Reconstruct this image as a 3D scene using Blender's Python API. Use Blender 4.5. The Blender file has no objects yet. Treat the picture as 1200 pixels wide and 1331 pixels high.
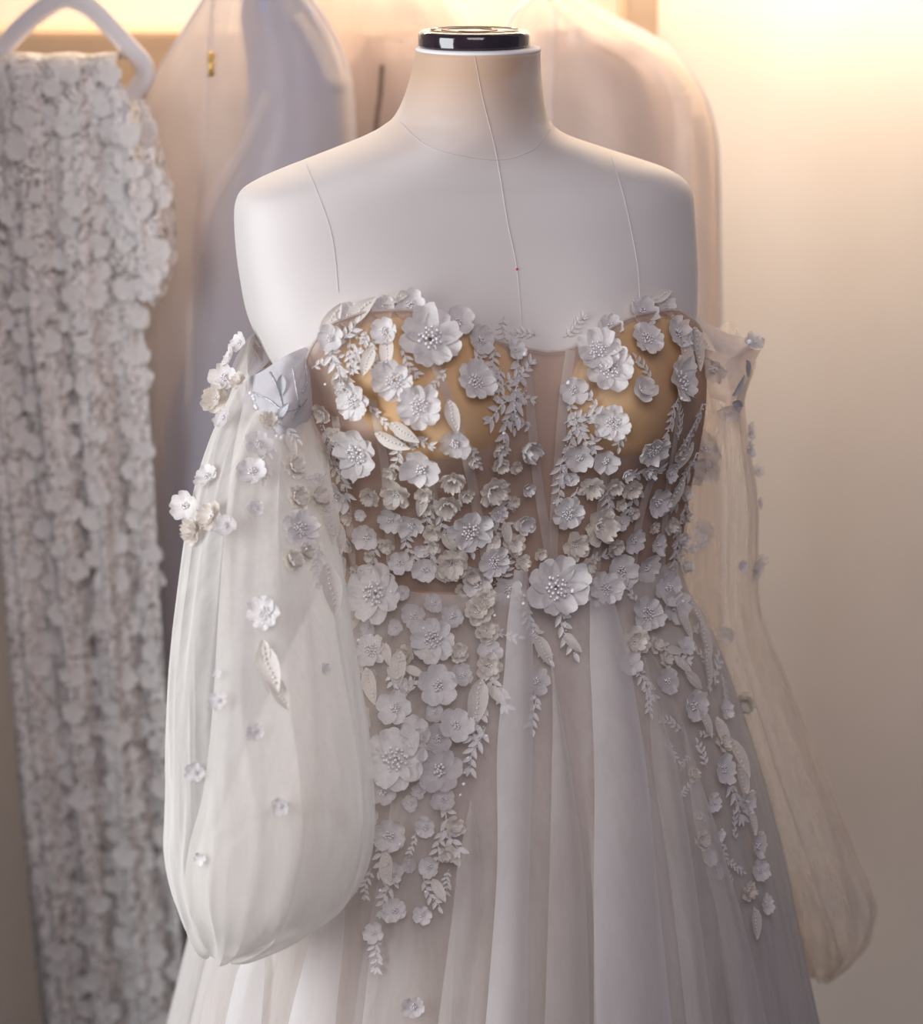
import bpy, bmesh, math, random
import numpy as np
from mathutils import Vector, Matrix, Quaternion
from mathutils.bvhtree import BVHTree

random.seed(7)
PI = math.pi
SC = bpy.context.scene
COL = SC.collection

# ------------------------------------------------------------------ camera
CAM = Vector((0.0, -2.2, 1.63))
PITCH = math.radians(15.5)
FPX = 3170.0
W, H = 1200.0, 1331.0
cd = bpy.data.cameras.new('camera')
cam = bpy.data.objects.new('camera', cd)
COL.objects.link(cam)
cam.location = CAM
cam.rotation_euler = (PI / 2 - PITCH, 0, 0)
cd.sensor_fit = 'HORIZONTAL'
cd.sensor_width = 36.0
cd.lens = FPX / W * 36.0
cd.dof.use_dof = True
cd.dof.focus_distance = 2.17
cd.dof.aperture_fstop = 3.4
SC.camera = cam

# ------------------------------------------------------------------ world
wd = bpy.data.worlds.new('world')
SC.world = wd
wd.use_nodes = True
wd.node_tree.nodes['Background'].inputs[0].default_value = (0.52, 0.53, 0.70, 1)
wd.node_tree.nodes['Background'].inputs[1].default_value = 0.21

# ------------------------------------------------------------------ lamps


def area(name, loc, target, sx, sy, power, color):
    d = bpy.data.lights.new(name, 'AREA')
    d.shape = 'RECTANGLE'
    d.size, d.size_y, d.energy, d.color = sx, sy, power, color
    o = bpy.data.objects.new(name, d)
    COL.objects.link(o)
    o.location = loc
    o.rotation_euler = (Vector(target) - Vector(loc)).to_track_quat('-Z', 'Y').to_euler()
    return o


area('window_light', (-1.75, -1.05, 1.35), (-0.1, -0.05, 0.95), 1.1, 1.5, 44, (0.94, 0.97, 1.0))
area('ceiling_strip_light', (0.02, 0.73, 1.87), (0.02, 0.80, 1.0), 1.25, 0.10, 12.5, (1.0, 0.79, 0.56))
area('ceiling_lamp_light', (0.46, 0.67, 1.87), (0.46, 0.90, 1.2), 0.25, 0.25, 5.4, (1.0, 0.77, 0.52))

area('front_fill_light', (0.08, -1.75, 2.25), (0.0, 0.0, 1.15), 1.1, 1.1, 15.5, (1.0, 0.90, 0.93))  # added fill that brightens the dress front; no actual lamp hangs there

SC.view_settings.view_transform = 'Standard'
SC.view_settings.look = 'None'
SC.view_settings.gamma = 1.0
SC.view_settings.use_curve_mapping = False
SC.view_settings.exposure = 0.0
SC.cycles.transparent_max_bounces = 32
SC.cycles.max_bounces = 8

# ------------------------------------------------------------------ maths


def ray(px, py):
    d = Vector(((px - W / 2) / FPX, 1.0, -(py - H / 2) / FPX))
    c, s = math.cos(PITCH), math.sin(PITCH)
    return Vector((d.x, d.y * c + d.z * s, -d.y * s + d.z * c)).normalized()


def P(px, py, y=0.0):
    d = ray(px, py)
    return CAM + d * ((y - CAM.y) / d.y)


def proj(p):
    q = Vector(p) - CAM
    c, s = math.cos(PITCH), math.sin(PITCH)
    yy = q.y * c - q.z * s
    zz = q.y * s + q.z * c
    return W / 2 + FPX * q.x / yy, H / 2 - FPX * zz / yy


def pxm(p):
    q = Vector(p) - CAM
    return (q.y * math.cos(PITCH) - q.z * math.sin(PITCH)) / FPX


def lerp_tab(tab, r):
    """smooth interpolation of rows (r, a, b, ...)"""
    if r <= tab[0][0]:
        return tab[0][1:]
    for i in range(len(tab) - 1):
        a, b = tab[i], tab[i + 1]
        if r <= b[0]:
            p0 = tab[max(i - 1, 0)]
            p3 = tab[min(i + 2, len(tab) - 1)]
            t = (r - a[0]) / (b[0] - a[0])
            out = []
            for k in range(1, len(a)):
                ma = (b[k] - p0[k]) / max(b[0] - p0[0], 1e-6) * (b[0] - a[0])
                mb = (p3[k] - a[k]) / max(p3[0] - a[0], 1e-6) * (b[0] - a[0])
                t2, t3 = t * t, t * t * t
                out.append((2 * t3 - 3 * t2 + 1) * a[k] + (t3 - 2 * t2 + t) * ma + (-2 * t3 + 3 * t2) * b[k] + (t3 - t2) * mb)
            return out
    return tab[-1][1:]


# ------------------------------------------------------------------ materials
def new_mat(name):
    m = bpy.data.materials.new(name)
    m.use_nodes = True
    nt = m.node_tree
    nt.nodes.clear()
    out = nt.nodes.new('ShaderNodeOutputMaterial')
    return m, nt, out


def N(nt, t, **kw):
    n = nt.nodes.new(t)
    for k, v in kw.items():
        if k in n.bl_rna.properties.keys():
            setattr(n, k, v)
        else:
            n.inputs[k.replace('_', ' ')].default_value = v
    return n


def noise_col(nt, c1, c2, scale, detail=4, lo=0.35, hi=0.65, stretch=(1, 1, 1)):
    tc = N(nt, 'ShaderNodeTexCoord')
    mp = N(nt, 'ShaderNodeMapping')
    mp.inputs['Scale'].default_value = stretch
    nz = N(nt, 'ShaderNodeTexNoise', Scale=scale, Detail=detail)
    rp = N(nt, 'ShaderNodeValToRGB')
    rp.color_ramp.elements[0].position = lo
    rp.color_ramp.elements[1].position = hi
    rp.color_ramp.elements[0].color = (*c1, 1)
    rp.color_ramp.elements[1].color = (*c2, 1)
    nt.links.new(tc.outputs['Object'], mp.inputs['Vector'])
    nt.links.new(mp.outputs['Vector'], nz.inputs['Vector'])
    nt.links.new(nz.outputs['Fac'], rp.inputs['Fac'])
    return rp.outputs['Color'], nz.outputs['Fac']


def solid(name, c1, c2=None, rough=0.6, scale=20, bump=0.0, spec=0.4, metal=0.0, coat=0.0, sheen=0.0, stretch=(1, 1, 1)):
    m, nt, out = new_mat(name)
    b = N(nt, 'ShaderNodeBsdfPrincipled')
    b.inputs['Roughness'].default_value = rough
    b.inputs['Specular IOR Level'].default_value = spec
    b.inputs['Metallic'].default_value = metal
    b.inputs['Coat Weight'].default_value = coat
    b.inputs['Sheen Weight'].default_value = sheen
    col, fac = noise_col(nt, c1, c2 or c1, scale, stretch=stretch)
    nt.links.new(col, b.inputs['Base Color'])
    if bump:
        bp = N(nt, 'ShaderNodeBump', Strength=bump, Distance=0.002)
        nt.links.new(fac, bp.inputs['Height'])
        nt.links.new(bp.outputs['Normal'], b.inputs['Normal'])
    nt.links.new(b.outputs[0], out.inputs['Surface'])
    return m


def sheer(name, color, density, transl=0.45, tint=(1, 1, 1), weave=900, streak=0.25, stretch=(1, 1, 0.03), sscale=60):
    """net cloth: threads cover `density` of the area seen square on, more when seen aslant"""
    m, nt, out = new_mat(name)
    L = nt.links.new
    lw = N(nt, 'ShaderNodeLayerWeight', Blend=0.5)
    cs = N(nt, 'ShaderNodeMath', operation='SUBTRACT')
    cs.inputs[0].default_value = 1.0
    L(lw.outputs['Facing'], cs.inputs[1])
    mx = N(nt, 'ShaderNodeMath', operation='MAXIMUM')
    mx.inputs[1].default_value = 0.18
    L(cs.outputs[0], mx.inputs[0])
    iv = N(nt, 'ShaderNodeMath', operation='DIVIDE')
    iv.inputs[0].default_value = 1.0
    L(mx.outputs[0], iv.inputs[1])
    # open share with soft streaks of the weave
    tc = N(nt, 'ShaderNodeTexCoord')
    mp = N(nt, 'ShaderNodeMapping')
    mp.inputs['Scale'].default_value = stretch
    nz = N(nt, 'ShaderNodeTexNoise', Scale=sscale, Detail=3)
    L(tc.outputs['Object'], mp.inputs[0])
    L(mp.outputs[0], nz.inputs['Vector'])
    mr = N(nt, 'ShaderNodeMapRange')
    mr.inputs['From Min'].default_value = 0.3
    mr.inputs['From Max'].default_value = 0.7
    mr.inputs['To Min'].default_value = 1 - density * (1 - streak)
    mr.inputs['To Max'].default_value = 1 - density * (1 + streak)
    L(nz.outputs['Fac'], mr.inputs['Value'])
    pw = N(nt, 'ShaderNodeMath', operation='POWER')
    L(mr.outputs[0], pw.inputs[0])
    L(iv.outputs[0], pw.inputs[1])
    di = N(nt, 'ShaderNodeBsdfDiffuse')
    tr = N(nt, 'ShaderNodeBsdfTranslucent')
    di.inputs[0].default_value = (*color, 1)
    tr.inputs[0].default_value = (*color, 1)
    mix = N(nt, 'ShaderNodeMixShader')
    mix.inputs[0].default_value = transl
    L(di.outputs[0], mix.inputs[1])
    L(tr.outputs[0], mix.inputs[2])
    tp = N(nt, 'ShaderNodeBsdfTransparent')
    tp.inputs[0].default_value = (*tint, 1)
    fin = N(nt, 'ShaderNodeMixShader')
    L(pw.outputs[0], fin.inputs[0])
    L(mix.outputs[0], fin.inputs[1])
    L(tp.outputs[0], fin.inputs[2])
    L(fin.outputs[0], out.inputs['Surface'])
    return m


def petal_mat(name, color, transl=0.3, rough=0.45, gloss=0.08, alpha=1.0):
    m, nt, out = new_mat(name)
    L = nt.links.new
    b = N(nt, 'ShaderNodeBsdfPrincipled')
    col, fac = noise_col(nt, tuple(c * 0.9 for c in color), color, 9)
    L(col, b.inputs['Base Color'])
    b.inputs['Roughness'].default_value = rough
    b.inputs['Specular IOR Level'].default_value = 0.5
    b.inputs['Sheen Weight'].default_value = 0.25
    tr = N(nt, 'ShaderNodeBsdfTranslucent')
    L(col, tr.inputs[0])
    mix = N(nt, 'ShaderNodeMixShader')
    mix.inputs[0].default_value = transl
    L(b.outputs[0], mix.inputs[1])
    L(tr.outputs[0], mix.inputs[2])
    last = mix
    if alpha < 1:
        tp = N(nt, 'ShaderNodeBsdfTransparent')
        fin = N(nt, 'ShaderNodeMixShader')
        fin.inputs[0].default_value = alpha
        L(tp.outputs[0], fin.inputs[1])
        L(mix.outputs[0], fin.inputs[2])
        last = fin
    L(last.outputs[0], out.inputs['Surface'])
    return m


M = {}
M['wall'] = solid('painted_wall', (0.78, 0.735, 0.70), (0.81, 0.765, 0.73), 0.8, 6, 0.05)
M['side'] = solid('grey_shade_wall', (0.22, 0.23, 0.26), (0.25, 0.26, 0.29), 0.8, 5)
M['floor'] = solid('grey_floor', (0.09, 0.085, 0.09), (0.12, 0.11, 0.115), 0.5, 8)
M['board'] = solid('tan_board', (0.55, 0.40, 0.28), (0.60, 0.44, 0.31), 0.6, 14, stretch=(0.2, 1, 3))
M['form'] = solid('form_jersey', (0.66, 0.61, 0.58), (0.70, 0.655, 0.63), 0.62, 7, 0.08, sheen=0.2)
def tint_neck():  # browns the jersey towards the top of the neck, broken up by noise
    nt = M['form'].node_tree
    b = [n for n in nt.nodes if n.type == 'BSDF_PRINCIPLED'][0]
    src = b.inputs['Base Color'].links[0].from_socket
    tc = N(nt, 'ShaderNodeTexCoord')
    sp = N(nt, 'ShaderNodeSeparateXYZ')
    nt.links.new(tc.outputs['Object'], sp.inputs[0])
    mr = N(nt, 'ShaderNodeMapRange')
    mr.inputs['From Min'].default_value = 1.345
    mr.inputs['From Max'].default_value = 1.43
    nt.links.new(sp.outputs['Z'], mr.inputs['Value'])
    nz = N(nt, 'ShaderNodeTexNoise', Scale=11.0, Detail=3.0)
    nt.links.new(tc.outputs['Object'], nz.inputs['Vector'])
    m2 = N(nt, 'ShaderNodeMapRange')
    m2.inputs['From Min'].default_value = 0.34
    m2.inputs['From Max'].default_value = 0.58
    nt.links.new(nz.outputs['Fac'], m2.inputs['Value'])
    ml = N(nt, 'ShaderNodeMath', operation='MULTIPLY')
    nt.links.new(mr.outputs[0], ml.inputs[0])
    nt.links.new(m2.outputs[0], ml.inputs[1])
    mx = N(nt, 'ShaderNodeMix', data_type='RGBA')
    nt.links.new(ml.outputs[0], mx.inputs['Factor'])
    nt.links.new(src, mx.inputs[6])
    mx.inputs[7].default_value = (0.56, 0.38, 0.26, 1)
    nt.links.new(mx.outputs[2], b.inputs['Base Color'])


tint_neck()
M['lip'] = solid('form_white_lip', (0.82, 0.80, 0.80), None, 0.6)
M['seam'] = solid('form_seam', (0.60, 0.55, 0.525), None, 0.7)
M['red'] = solid('red_ink', (0.6, 0.05, 0.08), None, 0.7)
M['cap'] = solid('black_lacquer', (0.010, 0.006, 0.012), (0.03, 0.016, 0.022), 0.10, 60, 0.25, spec=0.6, coat=0.8)
M['cap_glint'] = solid('gold_glint_wear', (0.30, 0.20, 0.11), (0.10, 0.06, 0.05), 0.35, 90, 0.3, spec=0.5)
M['steel'] = solid('steel', (0.5, 0.5, 0.5), None, 0.3, metal=1.0)
M['plastic'] = solid('white_plastic', (0.80, 0.77, 0.80), (0.84, 0.81, 0.83), 0.35, 5)
M['gold'] = solid('gold_zip', (0.85, 0.58, 0.18), None, 0.3, metal=0.9)
M['foam'] = solid('bust_foam', (0.90, 0.80, 0.56), (0.86, 0.68, 0.32), 0.75, 9, 0.05)
M['nude'] = sheer('nude_mesh', (0.56, 0.40, 0.31), 0.31, 0.35, (0.97, 0.89, 0.84), streak=0.06)
M['boning'] = sheer('boning_ribbon', (0.72, 0.63, 0.58), 0.50, 0.3, streak=0.1)
M['lining'] = solid('champagne_lining', (0.52, 0.42, 0.345), (0.56, 0.455, 0.38), 0.5, 4, sheen=0.3)
M['tulle'] = sheer('skirt_tulle', (0.82, 0.775, 0.74), 0.26, 0.35, streak=0.22)
M['tulle_out'] = sheer('skirt_top_tulle', (0.85, 0.81, 0.785), 0.36, 0.35, streak=0.22)
M['tulle_pleat'] = sheer('pleated_tulle', (0.86, 0.83, 0.83), 0.46, 0.35, streak=0.1)
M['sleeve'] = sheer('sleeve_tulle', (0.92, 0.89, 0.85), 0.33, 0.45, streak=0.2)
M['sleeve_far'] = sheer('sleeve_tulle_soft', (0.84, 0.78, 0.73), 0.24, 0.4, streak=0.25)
M['petal'] = petal_mat('organza_petal', (0.84, 0.805, 0.79))
M['petal_sheer'] = petal_mat('sheer_petal', (0.80, 0.76, 0.76), 0.35, alpha=0.72)
M['petal_ivory'] = petal_mat('ivory_petal', (0.83, 0.77, 0.70))
M['bead'] = solid('pearl_bead', (0.78, 0.74, 0.75), None, 0.15, spec=0.8, coat=0.5)
M['sequin'] = solid('sequin', (0.95, 0.95, 1.0), None, 0.08, spec=1.0, coat=1.0)
M['silver'] = solid('silver_thread', (0.42, 0.42, 0.45), (0.65, 0.65, 0.68), 0.35, 300, 0.3, metal=0.3)
M['dull_silver'] = solid('dull_silver_thread', (0.50, 0.47, 0.47), (0.62, 0.59, 0.59), 0.6, 200)
M['cap_lace'] = sheer('shoulder_lace', (0.66, 0.64, 0.67), 0.78, 0.3, streak=0.15, stretch=(1, 1, 1), sscale=90)
M['cap_lace_far'] = sheer('shoulder_lace_far', (0.70, 0.65, 0.65), 0.66, 0.4, streak=0.25, stretch=(1, 1, 1), sscale=60)
M['bag'] = sheer('garment_bag_cloth', (0.84, 0.77, 0.74), 0.58, 0.45, streak=0.15, stretch=(1, 1, 0.3), sscale=14)
M['bag_back'] = sheer('garment_bag_pale_cloth', (0.84, 0.76, 0.70), 0.62, 0.5, streak=0.12, stretch=(1, 1, 0.3), sscale=14)
M['piping'] = solid('bag_piping', (0.74, 0.69, 0.72), None, 0.7)
M['slate_gown'] = solid('slate_cloth', (0.36, 0.40, 0.56), (0.46, 0.49, 0.64), 0.6, 9, stretch=(1, 1, 0.2))
M['blush_gown'] = solid('blush_cloth', (0.60, 0.47, 0.42), (0.66, 0.53, 0.48), 0.6, 9, stretch=(1, 1, 0.2))


def lace_mat():
    m, nt, out = new_mat('corded_lace')
    L = nt.links.new
    b = N(nt, 'ShaderNodeBsdfPrincipled', Roughness=0.75)
    tc = N(nt, 'ShaderNodeTexCoord')
    nz = N(nt, 'ShaderNodeTexNoise', Scale=45.0, Detail=2.0, Distortion=1.6)
    L(tc.outputs['Object'], nz.inputs['Vector'])
    # thin dark gaps of open net run along the level line of the noise
    sb = N(nt, 'ShaderNodeMath', operation='SUBTRACT')
    sb.inputs[1].default_value = 0.5
    L(nz.outputs['Fac'], sb.inputs[0])
    ab = N(nt, 'ShaderNodeMath', operation='ABSOLUTE')
    L(sb.outputs[0], ab.inputs[0])
    rp = N(nt, 'ShaderNodeValToRGB')
    rp.color_ramp.elements[0].position = 0.004
    rp.color_ramp.elements[1].position = 0.042
    rp.color_ramp.elements[0].color = (0.26, 0.22, 0.19, 1)
    rp.color_ramp.elements[1].color = (0.88, 0.84, 0.82, 1)
    L(ab.outputs[0], rp.inputs[0])
    L(rp.outputs[0], b.inputs['Base Color'])
    bp = N(nt, 'ShaderNodeBump', Strength=0.8, Distance=0.004)
    L(ab.outputs[0], bp.inputs['Height'])
    L(bp.outputs[0], b.inputs['Normal'])
    L(b.outputs[0], out.inputs['Surface'])
    return m


M['lace'] = lace_mat()
M['lace_petal'] = petal_mat('lace_petal', (0.90, 0.87, 0.85), 0.15, 0.7)


# ------------------------------------------------------------------ objects
def mesh_data(name, verts, faces, mat, smooth=True):
    me = bpy.data.meshes.new(name)
    me.from_pydata([tuple(v) for v in verts], [], faces)
    me.materials.append(mat)
    if smooth:
        me.polygons.foreach_set('use_smooth', [True] * len(me.polygons))
    me.update()
    return me


def link(name, data, parent=None, mw=None):
    o = bpy.data.objects.new(name, data)
    COL.objects.link(o)
    if parent is not None:
        o.parent = parent
    if mw is not None:
        o.matrix_basis = mw
    return o


def thing(name, label, cat, group=None):
    o = bpy.data.objects.new(name, None)
    COL.objects.link(o)
    o.empty_display_size = 0.05
    o['label'] = label
    o['category'] = cat
    if group:
        o['group'] = group
    return o


def box(name, lo, hi, mat, parent=None, bev=0.0):
    bm = bmesh.new()
    bmesh.ops.create_cube(bm, size=1)
    for v in bm.verts:
        v.co = Vector([lo[k] + (v.co[k] + 0.5) * (hi[k] - lo[k]) for k in range(3)])
    if bev:
        bmesh.ops.bevel(bm, geom=bm.edges[:], offset=bev, segments=2, affect='EDGES')
    me = bpy.data.meshes.new(name)
    bm.to_mesh(me)
    bm.free()
    me.materials.append(mat)
    return link(name, me, parent)


def grid_faces(nr, nc, wrap):
    f = []
    for i in range(nr - 1):
        for j in range(nc if wrap else nc - 1):
            a, b = i * nc + j, i * nc + (j + 1) % nc
            f.append((a, b, b + nc, a + nc))
    return f


def tube(pts, rad, seg=8, flat=None, caps=True):
    """verts and faces of a tube along pts; rad a number or list; flat=(vector, factor) squeezes it"""
    V, F = [], []
    n = len(pts)
    pts = [Vector(p) for p in pts]
    up = Vector((0.3, 0.9, 0.2)).normalized()
    for i, p in enumerate(pts):
        t = (pts[min(i + 1, n - 1)] - pts[max(i - 1, 0)]).normalized()
        a = t.cross(up)
        if a.length < 1e-4:
            a = t.cross(Vector((1, 0, 0)))
        a.normalize()
        b = t.cross(a).normalized()
        r = rad[i] if isinstance(rad, (list, tuple)) else rad
        for k in range(seg):
            an = 2 * PI * k / seg
            q = a * math.cos(an) * r + b * math.sin(an) * r
            if flat:
                q -= flat[0] * q.dot(flat[0]) * (1 - flat[1])
            V.append(p + q)
    F = grid_faces(n, seg, True)
    if caps:
        F.append(tuple(range(seg))[::-1])
        F.append(tuple(range((n - 1) * seg, n * seg)))
    return V, F


def merge(parts):
    V, F = [], []
    for v, f in parts:
        o = len(V)
        V += list(v)
        F += [tuple(i + o for i in q) for q in f]
    return V, F


def smooth_path(pts, n):
    """Catmull-Rom through pts, n samples"""
    pts = [Vector(p) for p in pts]
    out = []
    m = len(pts) - 1
    for i in range(n):
        s = i / (n - 1) * m
        k = min(int(s), m - 1)
        t = s - k
        p0, p1, p2, p3 = pts[max(k - 1, 0)], pts[k], pts[k + 1], pts[min(k + 2, m)]
        out.append(0.5 * ((2 * p1) + (p2 - p0) * t + (2 * p0 - 5 * p1 + 4 * p2 - p3) * t * t + (3 * p1 - p0 - 3 * p2 + p3) * t ** 3))
    return out


ICO = None


def bead_geo(c, r):
    global ICO
    if ICO is None:
        bm = bmesh.new()
        bmesh.ops.create_icosphere(bm, subdivisions=1, radius=1)
        bm.verts.index_update()
        ICO = ([v.co.copy() for v in bm.verts], [tuple(v.index for v in f.verts) for f in bm.faces])
        bm.free()
    return [Vector(c) + v * r for v in ICO[0]], ICO[1]


# ================================================================== the setting
fl = box('floor', (-2.2, -3.2, -0.05), (2.2, 1.0, 0.0), M['floor'])
fl['kind'] = 'structure'
wb = box('wall_back', (-2.2, 0.92, 0.0), (2.2, 1.0, 2.6), M['wall'])
wb['kind'] = 'structure'
for nm, a, b in (('shade_wall_left', (-0.78, .02, 0), (-0.68, .92, 2.25)), ('shade_wall_right', (.70, .12, 0), (.80, .92, 2.25))):  # unseen side walls, added to keep window and ambient light off the background
    o = box(nm, a, b, M['side'])
    o['kind'] = 'structure'
o = box('shade_ceiling', (-2.2, .12, 2.25), (2.2, 1.0, 2.35), M['wall'])  # unseen slab, added to cut ambient light and darken the lower wall
o['kind'] = 'structure'
# tan board along the wall with an upright end
YB = 0.80
zt, zb = P(100, 42, YB).z, P(100, 128, YB).z
xr = P(853, 20, YB).x
tr1 = box('trim_1', (-.68, YB, zb), (xr, 0.925, zt), M['board'], None, 0.004)
tr1['kind'] = 'structure'
tr2 = box('trim_2', (P(812, 20, YB).x, YB - 0.03, zb), (xr, 0.925, 1.75), M['board'], None, 0.004)
tr2['kind'] = 'structure'

# ================================================================== dress form
PSI = math.radians(18)
CPS, SPS = math.cos(PSI), math.sin(PSI)


def zrow(r):
    return P(600, r, 0).z


# row, silhouette left px, right px, front depth, back depth, exponent
TOR = [
    (64, 541, 703, .055, .055, 2.0), (100, 533, 704, .057, .057, 2.0), (130, 523, 708, .060, .060, 2.0),
    (152, 511, 713, .064, .063, 2.05), (166, 494, 721, .068, .066, 2.1), (178, 470, 738, .070, .069, 2.2),
    (190, 438, 767, .071, .072, 2.3), (202, 405, 800, .072, .075, 2.4), (214, 373, 834, .073, .077, 2.6),
    (226, 345, 866, .074, .079, 2.8), (238, 326, 886, .075, .080, 3.0), (252, 319, 896, .077, .082, 3.2),
    (270, 317, 899, .080, .085, 3.3), (310, 319, 901, .086, .090, 3.3), (350, 324, 901, .094, .094, 3.3),
    (400, 333, 900, .104, .097, 3.1), (440, 350, 900, .110, .098, 2.8), (480, 372, 902, .113, .098, 2.6),
    (530, 390, 902, .115, .098, 2.45), (580, 404, 896, .115, .097, 2.35), (640, 420, 884, .113, .097, 2.3),
    (700, 432, 874, .112, .098, 2.3), (745, 436, 869, .113, .100, 2.3), (800, 425, 885, .120, .112, 2.3),
    (900, 402, 908, .130, .130, 2.3), (1000, 392, 922, .135, .135, 2.3), (1080, 392, 922, .13, .13, 2.3)]


def tor_pt(row, t, off=0.0):
    L, R, bf, bbk, n = lerp_tab(TOR, row)
    z = zrow(row)
    xl, xr_ = P(L, row, 0).x, P(R, row, 0).x
    cx, a = (xl + xr_) / 2, (xr_ - xl) / 2
    d = (bf + bbk) / 2
    a = math.sqrt(max(a * a - (d * SPS) ** 2, 1e-6)) / CPS if row > 160 else a
    c, s = math.cos(t), math.sin(t)
    u = (a + off) * math.copysign(abs(c) ** (2 / n), c)
    dep = (bf if s < 0 else bbk) + off
    w = dep * math.copysign(abs(s) ** (2 / n), s)
    if s < 0:
        zc = zrow(500)
        for sg in (-1, 1):
            g = math.exp(-((u - sg * .088) / .058) ** 2 - ((z - zc) / (.055 if z < zc else .075)) ** 2)
            w -= .040 * g * min(1, -s * 1.6)
    return Vector((cx + u * CPS - w * SPS, u * SPS + w * CPS, z))


NT = 96
rows = [64] + list(np.linspace(70, 150, 12)) + list(np.linspace(154, 280, 40)) + list(np.linspace(288, 1080, 80))
V = [tor_pt(r, 2 * PI * j / NT) for r in rows for j in range(NT)]
F = grid_faces(len(rows), NT, True)
F.append(tuple(range(NT))[::-1])
F.append(tuple(range((len(rows) - 1) * NT, len(rows) * NT)))
form = thing('dress_form', 'armless ivory dress form with black neck cap wearing the floral wedding dress', 'dress form')
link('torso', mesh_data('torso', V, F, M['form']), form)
BVH_T = BVHTree.FromPolygons(V, F)
TOR_GEO = (V, F)


def hit(bvh, px, py, maxd=0.08):
    d = ray(px, py)
    loc, nor, idx, dist = bvh.ray_cast(CAM, d)
    if loc is None:
        best = None
        for k in range(60):
            q = CAM + d * (1.75 + k * 0.014)
            r = bvh.find_nearest(q)
            if r[0] is not None and (best is None or r[3] < best[0]):
                best = (r[3], q, r[0], r[1])
        dd, q, l, n = best
        return q, (((q - l).normalized() if dd > 1e-5 else n) * .45 - d).normalized()
    if nor.dot(d) > 0:
        nor = -nor
    return loc, nor


# white lip under the cap, and the cap itself
cL, cR = P(541, 66, 0).x, P(703, 66, 0).x
nc_ = Vector(((cL + cR) / 2, 0, zrow(64)))
nr_ = (cR - cL) / 2


def lathe(prof, c, seg=64, sy=1.0):
    V = []
    for r, z in prof:
        for j in range(seg):
            a = 2 * PI * j / seg
            V.append(Vector((c.x + r * math.cos(a), c.y + sy * r * math.sin(a), c.z + z)))
    F = grid_faces(len(prof), seg, True)
    F.append(tuple(range(seg))[::-1])
    F.append(tuple(range((len(prof) - 1) * seg, len(prof) * seg)))
    return V, F


v, f = lathe([(nr_ * .99, -.0012), (nr_ * 1.008, -.0006), (nr_ * 1.008, .0006), (nr_ * .985, .002), (nr_ * .9, .0025)], nc_)
link('neck_edge', mesh_data('neck_edge', v, f, M['lip']), form)
capc = nc_ + Vector((-0.0035, 0, 0.0015))
v, f = lathe([(.0475, 0), (.0495, .001), (.0500, .003), (.0502, .011), (.0495, .0135), (.0475, .015), (.044, .0156), (.0435, .0150), (.020, .0150), (.001, .0153)], capc, 72)
capo = link('neck_cap', mesh_data('neck_cap', v, f, M['cap']), form)
# tan swirls on the cap's top: warm overhead reflection painted in, with scratches
parts = []
for rr, a0, a1 in ((.036, .3, 2.9), (.036, 3.4, 5.6), (.026, 1.0, 4.2), (.017, 3.6, 7.4)):
    pts = [capc + Vector(((rr + .003 * math.sin(3 * a)) * math.cos(a), rr * math.sin(a), .0152)) for a in np.linspace(a0, a1, 26)]
    parts.append(tube(pts, .0028, 6, (Vector((0, 0, 1)), .18)))
link('glint_marking', mesh_data('glint_marking', *merge(parts), M['cap_glint']), capo)


def ribbon(bvh, pts_px, width_px, off, n=30):
    ps = smooth_path([(a, b, 0) for a, b in pts_px], n)
    hs = [hit(bvh, p.x, p.y) for p in ps]
    V = []
    for i, (l, nn) in enumerate(hs):
        t = (hs[min(i + 1, n - 1)][0] - hs[max(i - 1, 0)][0]).normalized()
        s = nn.cross(t).normalized() * (width_px * pxm(l) / 2)
        for e, lift in ((-1, 0), (-.5, .0006), (0, .0008), (.5, .0006), (1, 0)):
            V.append(l + s * e + nn * (off + lift))
    return V, grid_faces(n, 5, False)


for pts in ([(617, 72), (628, 130), (645, 200), (660, 290), (672, 350), (680, 440)],
            [(398, 214), (430, 300), (440, 380)], [(795, 205), (812, 260), (828, 340), (832, 390)],
            [(520, 158), (560, 192), (640, 208), (690, 196), (716, 168)]):
    v, f = ribbon(BVH_T, pts, 1.0, -.0003)
    link('seam', mesh_data('seam', v, f, M['seam']), form)
l, n_ = hit(BVH_T, 672, 350)
v, f = bead_geo((0, 0, 0), .0016)
link('ink_dot', mesh_data('ink_dot', [l + q * .9 for q in v], f, M['red']), form)['label'] = 'tiny red ink dot on the chest'
v, f = lathe([(.014, -.98), (.014, 0)], Vector((0, 0, zrow(1075))), 16)
zfoot = 0.0
v, f = lathe([(.15, .0), (.15, .012), (.03, .03), (.014, .05), (.014, zrow(1075) + .01)], Vector((.02, 0, 0)), 32)
link('stand', mesh_data('stand', v, f, M['steel']), form)

# ================================================================== wedding dress
dress = thing('wedding_dress', 'off-shoulder ivory wedding dress with applique flowers and sheer balloon sleeves on the dress form', 'dress')

# ---- bodice of nude mesh with sweetheart neckline
NECK = [(300, 600), (350, 560), (385, 500), (408, 445), (430, 420), (480, 404), (540, 402), (600, 418), (650, 443), (682, 462), (715, 462),
        (750, 452), (790, 428), (830, 408), (880, 402), (905, 418), (940, 500)]


def neck_y(x):
    if x <= NECK[0][0]:
        return NECK[0][1]
    for a, b in zip(NECK, NECK[1:]):
        if x <= b[0]:
            t = (x - a[0]) / (b[0] - a[0])
            t = t * t * (3 - 2 * t) * .4 + t * .6
            return a[1] + (b[1] - a[1]) * t
    return NECK[-1][1]


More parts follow.
